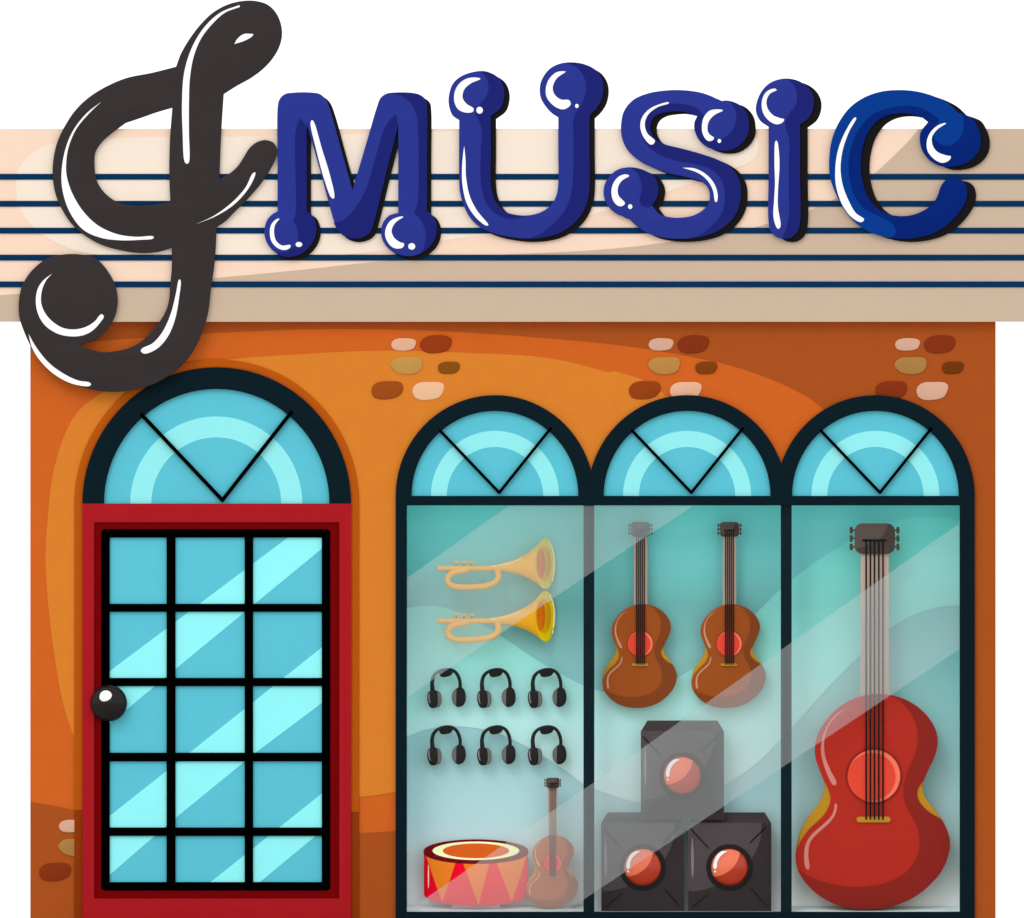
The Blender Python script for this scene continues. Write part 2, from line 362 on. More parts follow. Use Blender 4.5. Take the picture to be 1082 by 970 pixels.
# ------------------------------------------------------------ fascia board with five stave lines
fas = thing('fascia_board', P(541, 340, 0), 'wide beige fascia board ruled with five navy music lines above the shop front', 'signboard')
FY = -.05
link('board', box(-14, 136, 1096, 340, FY, -.001), M((253, 222, 199), key='peach board', var=.01), fas)
tan = [(-14, 313, 1), (20, 310.5), (120, 303), (225, 294), (320, 285), (400, 276.5), (480, 271.5), (541, 268.5), (616, 265), (661, 261.5), (706, 256), (750, 250), (796, 240.5), (861, 220), (880, 211), (924, 183), (943, 166), (959, 150), (971, 136, 1),
       (1096, 136, 1), (1096, 340, 1), (-14, 340, 1)]
lite = [(70, 150), (150, 145), (300, 144), (450, 139.5), (541, 137.5), (700, 137), (780, 138), (798, 145), (802, 156), (797, 168), (780, 177), (732, 193.6), (705, 203), (630, 226), (560, 241), (465, 255), (410, 264), (373, 268.5),
        (340, 270.5), (225, 272), (150, 271), (88, 267), (60, 257), (35, 240), (21, 220), (17, 200), (20, 178), (40, 158)]
o = link('board_shading', slab(tan, FY-.0015, .0015), M((208, 184, 162), key='tan shade tone', var=.01), fas); o['label'] = 'tan shade tone painted on the lower right of the board'  # drawn shade on the board, laid on as a darker tone
o = link('board_shading', slab(lite, FY-.0018, .0018), M((252, 235, 218), key='cream light tone', var=.01), fas); o['label'] = 'cream light tone painted as a rounded field on the board'  # drawn light on the board, laid on as a paler tone
for y in (186.8, 215.3, 243.7, 272.2, 300.5): link('stave_line', box(-14, y-3.1, 1096, y+3.1, FY-.006, FY-.001), M((6, 50, 90), spec=.03, key='navy line'), fas)

# ------------------------------------------------------------ treble clef
INK = M((56, 50, 51), rough=.5, spec=.03, key='charcoal enamel')
clef = [(186, 70.5, 1), (191, 57), (199, 43), (210, 28), (224, 14), (240, 5), (256, 1), (270, 1), (283, 5), (292, 14), (297, 26), (298, 38), (295, 50), (288, 62), (279, 72), (266, 82), (250, 91), (236.5, 99.5, 1), (234.5, 130), (233, 160), (232, 189, 1),
        (240, 185), (250, 177), (257, 167), (264, 156), (272, 150), (281, 148), (289, 151), (293, 159), (291, 168), (284, 182), (275, 195), (262, 210), (248, 224), (238, 234), (229, 240, 1), (228, 262), (226, 285), (223, 305), (220, 330), (214, 350), (207, 366), (196, 382), (180, 396),
        (162, 406), (145, 411), (125, 414), (105, 413), (90, 410), (70, 402), (50, 389), (36, 372), (26, 352), (20.5, 335), (20, 318), (23, 303), (31, 289), (41, 279), (52, 272), (66, 269), (82, 268.5), (97, 271), (105, 276), (115, 288), (122, 302), (124.5, 317), (122, 333), (115, 346), (104, 357),
        (94, 362), (84, 364, 1), (95, 369), (108, 372), (122, 371), (138, 367), (150, 360), (163, 347), (173, 333), (178, 320), (180, 300), (181.5, 280), (181.5, 262, 1), (168, 266), (150, 267.5), (130, 265), (108, 259), (90, 249), (77, 238), (66, 222), (59, 206), (56, 190), (56, 172), (60, 152), (68, 134), (80, 116),
        (95, 102), (115, 90), (135, 82), (160, 77)]
clefh = [(182, 114, 1), (165, 119), (148, 125), (133, 130, 1), (118, 141), (108, 150), (101, 161), (100, 175), (102, 190), (109, 202), (118, 210), (128, 215), (145, 217.5), (165, 216), (180, 213.5, 1), (179, 190), (179, 165), (180, 140)]
ct = thing('treble_clef_sign', P(125, 414, -.06), 'tall charcoal treble clef sign with white gleam lines beside the blue letters', 'clef sign')
CY = -.076
link('clef_body', slab([clef, clefh], CY, .019, bevel=1.0), INK, ct)
R1 = 3.0056; R2 = 3.381
gl = [Z([(760, 16, 1), (700, 40), (650, 85), (610, 150), (585, 230), (578, 330), (580, 420), (587, 515), (594, 520), (600, 515), (600, 420), (600, 330), (603, 250), (615, 180), (640, 120), (680, 70), (715, 40), (762, 22, 1)], 0, 0, R1),
      Z([(322, 323, 1), (275, 360), (232, 415), (206, 480), (195, 560), (202, 620), (225, 680), (265, 730), (320, 755), (380, 763), (440, 762), (487, 757), (487, 751), (430, 752), (370, 743), (310, 715), (265, 672), (230, 615), (212, 560), (210, 520), (217, 470), (242, 410), (285, 358)], 0, 0, R1),
      Z([(622, 712, 1), (680, 685), (740, 640), (780, 595), (803, 550), (811, 548), (810, 557), (788, 600), (745, 648), (690, 684)], 0, 0, R1),
      Z([(744, 140, 1), (755, 122), (775, 108), (805, 108, 1), (800, 116), (775, 130)], 0, 0, R1),
      Z([(186, 166, 1), (155, 190), (135, 220), (128, 265), (136, 310), (160, 350), (200, 378), (240, 389), (290, 388), (330, 370), (362, 335), (371, 320), (364, 311), (355, 316), (340, 335), (310, 355), (270, 365), (225, 360), (185, 335), (160, 305), (147, 270), (150, 225), (165, 190)], 0, 240, R2),
      Z([(640, 187), (645, 190), (640, 250), (625, 330), (600, 390), (560, 435), (515, 452), (503, 442), (510, 432), (545, 415), (580, 375), (610, 310), (628, 240)], 0, 240, R2),
      Z([(102, 382, 1), (130, 430), (175, 485), (230, 525), (280, 548), (320, 555), (325, 562), (318, 568), (260, 560), (200, 530), (150, 485), (115, 432)], 0, 240, R2)]
for p_ in gl: link('gleam_line', slab(p_, CY-.0015, .002), WHITE, ct)

# ------------------------------------------------------------ sign letters M U S I C
BL = M((43, 55, 146), rough=.5, spec=.03, key='royal blue enamel'); BD = M((29, 36, 117), rough=.5, spec=.03, key='shaded blue enamel')
CL = M((5, 59, 146), rough=.5, spec=.03, key='cobalt enamel'); CD = M((3, 37, 120), rough=.5, spec=.03, key='shaded cobalt enamel')
def letter(label, ox, oy, s, face, inlays, whites, sh, light=BL, inl=BD, dots=()):
    ol = Z(face, ox, oy, s); ymax = max(p[1] for p in ol); xm = sum(p[0] for p in ol)/len(ol)
    t = thing('sign_letter', P(xm, ymax, -.056), label, 'sign letter', 'letters of the MUSIC sign')
    link('shadow_plate', slab(off(ol, *sh), -.066, .010, bevel=.3), BLACKI, t)  # drop shadow of the letter, built as an offset black plate
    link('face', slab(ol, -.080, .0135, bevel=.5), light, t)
    for i, p in enumerate(inlays): link('shading_inlay', slab(Z(p, ox, oy, s), -.0812-.0003*i, .0014), inl, t)  # light and shade of the letter face, painted as inlays
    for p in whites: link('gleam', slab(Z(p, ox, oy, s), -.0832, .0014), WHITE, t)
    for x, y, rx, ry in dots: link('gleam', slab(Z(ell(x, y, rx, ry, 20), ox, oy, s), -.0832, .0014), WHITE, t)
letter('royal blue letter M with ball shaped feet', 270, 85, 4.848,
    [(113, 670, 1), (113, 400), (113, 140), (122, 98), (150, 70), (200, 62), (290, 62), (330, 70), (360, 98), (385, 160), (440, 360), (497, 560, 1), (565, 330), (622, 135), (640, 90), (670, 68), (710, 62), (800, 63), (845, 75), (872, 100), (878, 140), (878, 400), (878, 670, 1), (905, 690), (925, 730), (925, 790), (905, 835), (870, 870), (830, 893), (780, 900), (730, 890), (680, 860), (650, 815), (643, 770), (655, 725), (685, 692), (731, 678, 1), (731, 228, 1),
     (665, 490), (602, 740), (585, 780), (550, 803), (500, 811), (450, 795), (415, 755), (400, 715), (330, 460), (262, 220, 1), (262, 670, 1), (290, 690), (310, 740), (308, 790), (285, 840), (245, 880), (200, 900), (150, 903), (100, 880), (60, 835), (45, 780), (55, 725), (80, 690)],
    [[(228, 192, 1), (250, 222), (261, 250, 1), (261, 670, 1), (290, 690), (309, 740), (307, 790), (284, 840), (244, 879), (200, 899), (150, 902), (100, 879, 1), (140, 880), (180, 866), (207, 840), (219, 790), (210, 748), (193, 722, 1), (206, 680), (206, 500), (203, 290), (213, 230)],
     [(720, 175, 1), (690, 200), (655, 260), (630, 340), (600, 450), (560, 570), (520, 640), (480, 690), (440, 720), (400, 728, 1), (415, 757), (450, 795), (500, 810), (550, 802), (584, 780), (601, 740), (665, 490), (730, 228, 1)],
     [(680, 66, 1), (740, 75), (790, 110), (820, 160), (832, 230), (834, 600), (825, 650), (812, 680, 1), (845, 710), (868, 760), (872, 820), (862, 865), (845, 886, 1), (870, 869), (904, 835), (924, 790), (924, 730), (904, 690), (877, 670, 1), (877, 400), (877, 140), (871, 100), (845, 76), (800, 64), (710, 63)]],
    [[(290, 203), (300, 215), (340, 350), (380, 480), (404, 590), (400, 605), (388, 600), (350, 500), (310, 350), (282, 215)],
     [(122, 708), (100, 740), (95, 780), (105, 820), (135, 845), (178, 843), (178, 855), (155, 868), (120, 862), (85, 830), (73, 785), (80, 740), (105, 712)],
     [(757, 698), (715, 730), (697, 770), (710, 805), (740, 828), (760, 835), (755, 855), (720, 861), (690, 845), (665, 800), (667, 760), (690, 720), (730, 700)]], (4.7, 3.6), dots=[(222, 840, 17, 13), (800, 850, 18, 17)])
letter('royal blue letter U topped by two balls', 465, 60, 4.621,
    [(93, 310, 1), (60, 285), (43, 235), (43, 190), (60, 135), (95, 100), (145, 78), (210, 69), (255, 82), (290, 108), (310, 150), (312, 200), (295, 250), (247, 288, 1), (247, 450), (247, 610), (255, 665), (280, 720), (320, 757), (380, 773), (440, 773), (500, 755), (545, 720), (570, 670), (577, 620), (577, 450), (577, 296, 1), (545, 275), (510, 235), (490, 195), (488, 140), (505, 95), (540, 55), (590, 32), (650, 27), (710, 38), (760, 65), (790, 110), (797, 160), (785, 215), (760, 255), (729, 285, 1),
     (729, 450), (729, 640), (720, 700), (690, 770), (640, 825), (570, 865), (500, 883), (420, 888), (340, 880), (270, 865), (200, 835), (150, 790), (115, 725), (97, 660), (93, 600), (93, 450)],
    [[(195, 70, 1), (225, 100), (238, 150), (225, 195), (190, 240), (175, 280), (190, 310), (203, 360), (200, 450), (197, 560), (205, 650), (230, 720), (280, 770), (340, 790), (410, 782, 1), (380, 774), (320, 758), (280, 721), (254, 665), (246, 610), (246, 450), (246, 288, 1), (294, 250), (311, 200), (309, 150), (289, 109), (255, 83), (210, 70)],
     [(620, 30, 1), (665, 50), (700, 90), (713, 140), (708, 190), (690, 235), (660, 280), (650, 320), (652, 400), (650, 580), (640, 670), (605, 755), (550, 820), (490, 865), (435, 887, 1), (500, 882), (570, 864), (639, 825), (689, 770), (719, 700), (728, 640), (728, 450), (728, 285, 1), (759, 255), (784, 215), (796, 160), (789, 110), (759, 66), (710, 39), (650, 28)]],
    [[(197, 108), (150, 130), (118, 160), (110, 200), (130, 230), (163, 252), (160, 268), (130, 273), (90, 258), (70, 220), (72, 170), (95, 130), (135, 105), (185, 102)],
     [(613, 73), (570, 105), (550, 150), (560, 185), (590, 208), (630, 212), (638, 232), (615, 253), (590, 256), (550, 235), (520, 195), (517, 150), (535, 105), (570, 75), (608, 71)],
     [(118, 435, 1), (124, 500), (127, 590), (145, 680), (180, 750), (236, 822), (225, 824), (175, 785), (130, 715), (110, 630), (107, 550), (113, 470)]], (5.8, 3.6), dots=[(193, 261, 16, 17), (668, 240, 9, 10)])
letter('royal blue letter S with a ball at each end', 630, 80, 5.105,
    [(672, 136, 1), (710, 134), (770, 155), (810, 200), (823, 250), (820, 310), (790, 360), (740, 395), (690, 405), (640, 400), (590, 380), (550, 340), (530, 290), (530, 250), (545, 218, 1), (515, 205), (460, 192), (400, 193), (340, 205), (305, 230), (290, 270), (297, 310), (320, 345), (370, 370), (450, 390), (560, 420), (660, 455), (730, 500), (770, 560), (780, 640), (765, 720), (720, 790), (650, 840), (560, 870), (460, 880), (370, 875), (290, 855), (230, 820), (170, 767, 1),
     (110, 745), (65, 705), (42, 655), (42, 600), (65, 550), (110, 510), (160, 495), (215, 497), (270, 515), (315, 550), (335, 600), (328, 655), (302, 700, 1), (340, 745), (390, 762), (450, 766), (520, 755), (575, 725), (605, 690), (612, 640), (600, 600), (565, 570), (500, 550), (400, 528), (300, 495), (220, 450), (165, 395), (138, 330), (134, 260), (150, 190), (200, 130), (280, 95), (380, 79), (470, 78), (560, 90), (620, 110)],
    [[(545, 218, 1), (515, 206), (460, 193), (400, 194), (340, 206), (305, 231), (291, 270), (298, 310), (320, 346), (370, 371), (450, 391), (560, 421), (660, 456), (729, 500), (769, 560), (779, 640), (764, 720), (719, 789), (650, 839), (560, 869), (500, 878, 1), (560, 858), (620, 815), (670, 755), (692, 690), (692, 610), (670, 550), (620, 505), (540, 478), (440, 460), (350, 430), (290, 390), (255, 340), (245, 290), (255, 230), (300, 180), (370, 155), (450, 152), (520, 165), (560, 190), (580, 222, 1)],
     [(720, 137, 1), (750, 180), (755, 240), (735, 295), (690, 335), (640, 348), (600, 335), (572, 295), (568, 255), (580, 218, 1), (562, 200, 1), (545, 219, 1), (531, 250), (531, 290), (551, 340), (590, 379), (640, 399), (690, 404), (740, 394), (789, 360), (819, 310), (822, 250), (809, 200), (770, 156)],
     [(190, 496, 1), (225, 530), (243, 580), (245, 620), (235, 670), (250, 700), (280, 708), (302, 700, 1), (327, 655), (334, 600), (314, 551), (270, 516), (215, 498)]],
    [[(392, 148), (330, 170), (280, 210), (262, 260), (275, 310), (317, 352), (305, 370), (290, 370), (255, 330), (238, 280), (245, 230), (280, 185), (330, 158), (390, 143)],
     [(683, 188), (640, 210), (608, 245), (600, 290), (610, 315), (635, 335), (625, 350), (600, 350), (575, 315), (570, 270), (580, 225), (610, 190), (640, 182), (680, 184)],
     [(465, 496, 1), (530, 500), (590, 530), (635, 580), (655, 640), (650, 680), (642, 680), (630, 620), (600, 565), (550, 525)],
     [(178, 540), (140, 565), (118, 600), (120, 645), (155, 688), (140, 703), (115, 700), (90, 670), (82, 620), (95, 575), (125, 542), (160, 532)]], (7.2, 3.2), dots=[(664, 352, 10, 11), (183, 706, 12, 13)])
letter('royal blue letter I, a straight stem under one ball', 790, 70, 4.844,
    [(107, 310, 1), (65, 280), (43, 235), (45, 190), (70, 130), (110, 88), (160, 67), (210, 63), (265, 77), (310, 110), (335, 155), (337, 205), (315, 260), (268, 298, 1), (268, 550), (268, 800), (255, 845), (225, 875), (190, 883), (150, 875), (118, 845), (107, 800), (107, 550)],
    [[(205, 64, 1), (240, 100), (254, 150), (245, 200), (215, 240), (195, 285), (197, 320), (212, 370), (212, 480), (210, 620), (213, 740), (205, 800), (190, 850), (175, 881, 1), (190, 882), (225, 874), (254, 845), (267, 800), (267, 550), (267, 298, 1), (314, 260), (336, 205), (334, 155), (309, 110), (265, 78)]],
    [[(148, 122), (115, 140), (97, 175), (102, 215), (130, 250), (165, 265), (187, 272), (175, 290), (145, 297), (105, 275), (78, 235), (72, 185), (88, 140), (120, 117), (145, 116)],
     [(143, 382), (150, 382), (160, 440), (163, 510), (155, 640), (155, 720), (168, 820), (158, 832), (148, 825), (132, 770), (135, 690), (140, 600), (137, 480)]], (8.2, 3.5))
outerC = [(370, 872), (280, 845), (200, 795), (130, 710), (85, 620), (60, 540), (57, 450), (70, 350), (110, 250), (170, 170), (250, 115), (340, 85), (440, 77), (530, 85), (620, 110), (700, 150)]
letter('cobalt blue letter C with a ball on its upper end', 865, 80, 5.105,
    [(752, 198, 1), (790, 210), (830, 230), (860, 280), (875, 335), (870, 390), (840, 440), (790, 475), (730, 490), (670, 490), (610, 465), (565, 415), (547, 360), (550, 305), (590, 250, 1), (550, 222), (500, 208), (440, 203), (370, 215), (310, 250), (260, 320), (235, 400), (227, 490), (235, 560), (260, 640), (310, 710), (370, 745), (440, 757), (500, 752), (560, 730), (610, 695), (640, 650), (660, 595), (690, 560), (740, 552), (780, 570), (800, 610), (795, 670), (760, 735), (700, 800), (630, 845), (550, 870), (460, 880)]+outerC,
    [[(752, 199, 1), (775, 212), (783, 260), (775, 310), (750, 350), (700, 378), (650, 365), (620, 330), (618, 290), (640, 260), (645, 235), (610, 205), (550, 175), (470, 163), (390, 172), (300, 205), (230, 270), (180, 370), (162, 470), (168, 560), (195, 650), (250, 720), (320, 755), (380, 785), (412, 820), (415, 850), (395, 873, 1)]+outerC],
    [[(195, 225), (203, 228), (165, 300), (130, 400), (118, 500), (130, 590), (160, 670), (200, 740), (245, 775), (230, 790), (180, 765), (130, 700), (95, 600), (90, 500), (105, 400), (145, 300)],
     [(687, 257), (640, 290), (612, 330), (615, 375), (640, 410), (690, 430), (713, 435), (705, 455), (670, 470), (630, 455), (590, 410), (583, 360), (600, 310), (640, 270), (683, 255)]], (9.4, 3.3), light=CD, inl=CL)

# ------------------------------------------------------------ guitars
G = lambda p: Z(p, 830, 725, 3.957)
g_sil = G([(375, 33), (430, 35), (500, 55), (560, 92), (605, 140), (632, 195), (636, 245), (622, 300), (600, 345), (580, 392), (574, 430), (585, 465), (620, 510), (652, 555), (675, 600), (688, 650), (682, 705), (655, 770), (610, 825), (550, 875), (480, 910), (400, 930), (330, 933), (250, 925), (180, 900), (120, 860), (75, 810), (50, 765), (42, 710), (48, 660), (65, 600), (100, 540), (135, 495), (158, 450), (163, 415), (158, 390), (140, 345), (125, 300), (123, 250), (135, 200), (165, 150), (215, 95), (290, 50)])
g_front = G([(375, 33), (430, 35), (500, 55), (560, 92), (605, 140), (632, 195), (636, 245), (622, 300), (600, 345), (580, 392, 1), (557, 422), (550, 450), (562, 485), (600, 525), (655, 558, 1), (675, 600), (688, 650), (682, 705), (655, 770), (610, 825), (550, 875), (480, 910), (400, 930), (330, 933), (250, 925), (180, 900), (120, 860), (75, 810), (50, 765), (41.5, 700, 1), (62, 650), (100, 597), (155, 545), (180, 505), (188, 465), (178, 430), (158, 390, 1), (140, 345), (125, 300), (123, 250), (135, 200), (165, 150), (215, 95), (290, 50)])
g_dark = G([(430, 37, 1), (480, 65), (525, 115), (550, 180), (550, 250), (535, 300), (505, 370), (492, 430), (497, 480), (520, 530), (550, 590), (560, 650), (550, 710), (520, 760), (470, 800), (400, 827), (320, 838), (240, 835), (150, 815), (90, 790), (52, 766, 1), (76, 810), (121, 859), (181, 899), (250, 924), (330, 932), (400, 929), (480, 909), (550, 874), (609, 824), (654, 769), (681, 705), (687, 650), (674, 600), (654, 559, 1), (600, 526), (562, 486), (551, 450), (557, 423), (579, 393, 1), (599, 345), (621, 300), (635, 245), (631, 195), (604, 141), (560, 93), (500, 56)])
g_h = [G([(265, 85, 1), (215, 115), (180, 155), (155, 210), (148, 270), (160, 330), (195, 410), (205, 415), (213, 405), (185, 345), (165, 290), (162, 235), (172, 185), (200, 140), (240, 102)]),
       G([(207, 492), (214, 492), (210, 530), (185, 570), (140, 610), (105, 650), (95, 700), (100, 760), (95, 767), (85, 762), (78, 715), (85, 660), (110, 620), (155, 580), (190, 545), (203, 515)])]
HD = lambda p: Z(p, 890, 540, 9.707)
def guitar(cx, top, s, Y, label, cols, swid, name='acoustic_guitar', group=None, dark_neck=False):
    body_c, dark_c, gleam_c = cols
    F = lambda pts: [((p[0]-924.2)*s+cx, (p[1]-553)*s+top)+tuple(p[2:]) for p in pts]
    k = max(s, .5)
    d = .09*k
    bot = (961-553)*s+top
    t = thing(name, P(cx, bot, Y+d/2), label, 'guitar', group)
    GOLD = M((184, 134, 34), gain=IN, key='ochre wood')
    link('body', slab(F(g_sil), Y+.006, d, bevel=1.5*k), GOLD, t)
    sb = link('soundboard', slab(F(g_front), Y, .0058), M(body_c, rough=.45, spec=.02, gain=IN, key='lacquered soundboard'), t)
    link('shade_edge', slab(F(g_dark), Y-.0012, .001), M(dark_c, rough=.45, spec=.02, gain=IN, key='shade and rosette lacquer'), sb)  # shade down the right and lower edge, painted as a darker tone
    for h in g_h: link('highlight_line', slab(F(h), Y-.0025, .001), M(gleam_c, gain=IN, key='pale highlight'), sb)  # highlights on the body, painted as pale lines
    hc = (923.6, 819.9)
    link('rosette', slab(F(ell(hc[0], hc[1], 30.3)), Y-.0026, .0012), M(dark_c, rough=.5, spec=.02, gain=IN, key='shade and rosette lacquer'), t)
    link('sound_hole', slab(F(ell(hc[0], hc[1], 27.6)), Y-.0032, .0006), M((240, 116, 90), gain=IN, key='coral disc'), t)
    link('sound_hole_lining', slab(F(ell(hc[0]-2.6, hc[1]+1, 25.4)), Y-.0038, .0005), M((224, 70, 50), gain=IN, key='scarlet disc'), t)
    link('bridge', slab(F(rect(905, 863, 941, 869, 3)), Y-.010, .0096, bevel=.3), GOLD, t)
    link('neck', slab(F(rect(909.5, 580, 939, 744)), Y+.002, .02, bevel=.4), M((190, 160, 148), gain=IN, key='pale neck wood'), t)
    if dark_neck:
        link('fingerboard', slab(F(rect(914, 575, 934, 739)), Y+.0003, .0016), M((158, 132, 124), gain=IN*(1 if s > .4 else 1.15), key='greyed fingerboard'), t)
        link('fingerboard_end', slab(F(rect(914, 734, 934, 864)), Y-.0045, .0044), M((112, 54, 28) if s > .4 else (136, 76, 46), gain=IN, key='brown fingerboard'), t)
        link('rosette_slot', slab(F([(914, 796, 1), (924, 793), (934, 796, 1), (934, 844, 1), (924, 847), (914, 844, 1)]), Y-.0050, .0004), M((158, 44, 36), gain=IN, key='red slot'), t)
    else:
        link('fingerboard', slab(F(rect(914, 585, 934.5, 743)), Y+.0003, .0016), M((207, 178, 165), gain=IN, key='pale fingerboard'), t)
    hs = link('headstock', slab(F(rect(903, 553, 945.6, 585.3, 8)), Y-.011, .02, bevel=.5), M((86, 76, 70), gain=IN, key='umber headstock'), t)
    link('shade_edge', slab(F(HD([(470, 132, 1), (440, 210), (385, 280), (300, 330), (210, 370), (143, 386, 1), (170, 420), (205, 436), (470, 436), (510, 420), (533, 380), (538, 200), (520, 158)])), Y-.0122, .001), M((68, 58, 55), gain=IN, key='shaded umber'), hs)  # shaded side of the headstock, painted darker
    SD = M((28, 27, 25), spec=.02, key='dark steel')
    link('nut', slab(F(rect(911, 569.7, 937, 572.4, 1.2)), Y-.0155, .003), SD, t)
    for x in (915.2, 919.7, 924, 928.6, 933.0):
        xs = (x-924.2)*s+cx
        link('string', box(xs-swid/2, (571-553)*s+top, xs+swid/2, (866-553)*s+top, Y-.0142, Y-.0128), SD, t)
    for sx, xc in ((-1, 899.5), (1, 948.8)):
        for yy in (560.3, 569.0, 577.8):
            pg = link('tuning_peg', slab(F(rect(xc-1.7, yy-3.7, xc+1.7, yy+3.7, 1.6)), Y-.007, .008), M((78, 66, 54), key='peg'), t)
            link('peg_post', slab(F(rect(min(xc, xc-sx*5), yy-.8, max(xc, xc-sx*5), yy+.8)), Y-.005, .004), M((60, 50, 44), key='peg post'), pg)
    return t
BR_ = ((153, 75, 27), (125, 61, 26), (196, 140, 112))
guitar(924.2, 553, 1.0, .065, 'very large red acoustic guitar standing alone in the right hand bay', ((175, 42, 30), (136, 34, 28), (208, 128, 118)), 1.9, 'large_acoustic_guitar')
for cx, lab in ((676.8, 'brown acoustic guitar hanging beside the first mullion, above the left lower speaker'), (770.8, 'brown acoustic guitar hanging nearer the second mullion, its lower body behind the painted glare band')):
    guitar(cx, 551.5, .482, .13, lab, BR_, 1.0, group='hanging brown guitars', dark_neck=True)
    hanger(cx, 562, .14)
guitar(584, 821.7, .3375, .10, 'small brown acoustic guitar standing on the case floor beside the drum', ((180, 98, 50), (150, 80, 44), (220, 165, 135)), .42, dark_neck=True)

# ------------------------------------------------------------ trumpets
TR = lambda x, y: (x/7.464+455, y/7.464+560)
GO = M((250, 160, 20), rough=.35, spec=.1, coat=.05, gain=1.35, key='gold lacquer', var=.01); GD = M((236, 142, 20), rough=.3, spec=.2, key='deep gold', var=.01)
def trumpet(dy, label):
    Y = .13
    q = lambda x, y, YY=Y: P(TR(x, y)[0], TR(x, y)[1]+dy, YY)
    t = thing('trumpet', q(330, 475), label, 'trumpet', 'trumpets hung one above the other')
    r0 = 20/7.464/U
    ks = [(430, 302, 20.5, 0), (480, 299, 22, .02), (530, 297, 27, .04), (575, 293, 35, .06), (620, 290, 45, .08), (660, 287.5, 56, .11), (700, 285, 70, .14), (740, 282.5, 87, .18), (780, 280, 107, .22), (815, 276, 130, .27), (850, 272, 156, .32), (880, 268, 180, .37), (903, 265, 196, .4)]
    v = []; f = []; seg = 40
    for x, y, r, kx in ks:
        c = q(x, y); R = r/7.464/U
        for j in range(seg):
            g = 2*math.pi*j/seg
            v.append(c+Vector((kx*R*math.cos(g), R*(.9-1.0*kx)*math.cos(g), R*math.sin(g))))
    for i in range(len(ks)-1):
        for j in range(seg): f.append((i*seg+j, i*seg+(j+1) % seg, (i+1)*seg+(j+1) % seg, (i+1)*seg+j))
    bell = link('bell', from_pydata(v, f), GO, t)
    def disc(x, y, rx, ry, dep0, rin=0, ry_in=0, xin=0):
        """disc lying in the plane of the bell mouth"""
        c = q(x, y); sl = .5/.4; vv = []; ff = []; n = 48
        cr = q(905, 265)
        for (X, RX, RY) in ((x, rx, ry), (xin or x, rin or 1, ry_in or 1)):
            cc = q(X, y)
            for j in range(n):
                g = 2*math.pi*j/n; xx = cc.x+RX/7.464/U*math.cos(g)
                for k2 in (0, 1): vv.append(Vector((xx, Y+(xx-cr.x)*sl-dep0+.003*k2, cc.z+RY/7.464/U*math.sin(g))))
        for j in range(n):
            a = j*2; b = ((j+1) % n)*2; m = 2*n
            ff += [(a, b, m+b, m+a), (a+1, b+1, m+b+1, m+a+1), (a, b, b+1, a+1), (m+a, m+b, m+b+1, m+a+1)]
        return from_pydata(vv, ff)
    link('bell_rim', disc(905, 265, 82, 200, .004, 57, 140, 893), M((255, 196, 0), rough=.5, gain=1.35, key='bright yellow brass', var=.01), bell)
    link('bell_throat', disc(893, 265, 57.5, 140.5, .0035), M((252, 156, 2), rough=.5, gain=1.35, key='amber throat', var=.01), bell)
    link('throat_depth', disc(869, 265, 34, 118, .0045), M((248, 112, 2), rough=.5, gain=1.3, key='orange throat', var=.01), bell)
    link('tube', tube([q(x, 302) for x in (52, 56, 64, 200, 330, 432)], [r0*.7, r0*.93, r0, r0, r0, r0]), GO, t)
    lp = path([TR(*p) for p in ((300, 312), (225, 326), (160, 348), (134, 385), (142, 420), (180, 443), (250, 452), (340, 450), (430, 441), (500, 417), (533, 380), (534, 345), (520, 312))], 0)
    link('tuning_loop', tube([Vector((p.x, Y, p.z-dy/U)) for p in lp], 24/7.464/U), GO, t)
    for pl_, dp in (([(480, 289), (520, 281.5)], 8), ([(534, 279), (580, 271), (640, 254), (700, 233), (750, 210), (795, 186)], 16)):
        pp = path([TR(*p) for p in pl_], 0, 4); rad = [20+ (p.x-P(*TR(480, 0)).x)*U*7.464*.16 for p in pp]
        link('highlight_streak', tube([Vector((p.x, Y-.9*rd/7.464/U*.62-.004, p.z-dy/U)) for p, rd in zip(pp, rad)], 3.2/7.464/U, 8), WHITE, bell)  # highlight along the bell, added as a white line
    pp = path([TR(*p) for p in ((936, 97), (957, 140), (970, 190), (975, 250), (972, 310), (967, 355))], 0, 4); c5 = q(905, 265)
    link('highlight_streak', tube([Vector((p.x, Y+(p.x-c5.x)*1.25-.006, p.z-dy/U)) for p in pp], 4.5/7.464/U, 8), WHITE, bell)  # highlight round the rim, likewise a white line
    pp = path([TR(*p) for p in ((966, 375), (961, 402))], 0, 4)
    link('highlight_streak', tube([Vector((p.x, Y+(p.x-c5.x)*1.25-.006, p.z-dy/U)) for p in pp], 4/7.464/U, 8), WHITE, bell)
    for x in (203, 265, 324):
        vl = link('valve', tube([q(x, 284), q(x, 258)], 7.5/7.464/U, 10), M((165, 122, 62), key='aged brass'), t)
        link('valve_cap', slab(off(Z(rect(x-25, 243, x+25, 263, 9), 455, 560, 7.464), 0, dy), Y-.008, .016, bevel=.4), M((216, 160, 62), rough=.4, gain=IN*1.05, key='brass cap'), vl)
    for x in (120, 470): hanger(*[(a, b+dy) for a, b in [TR(x, 302)]][0], Y)
trumpet(0, 'upper brass trumpet hanging in the left bay, fully behind the painted glare band')
trumpet(55.6, 'lower brass trumpet hanging above the headphones, bell clear of the painted glare band')

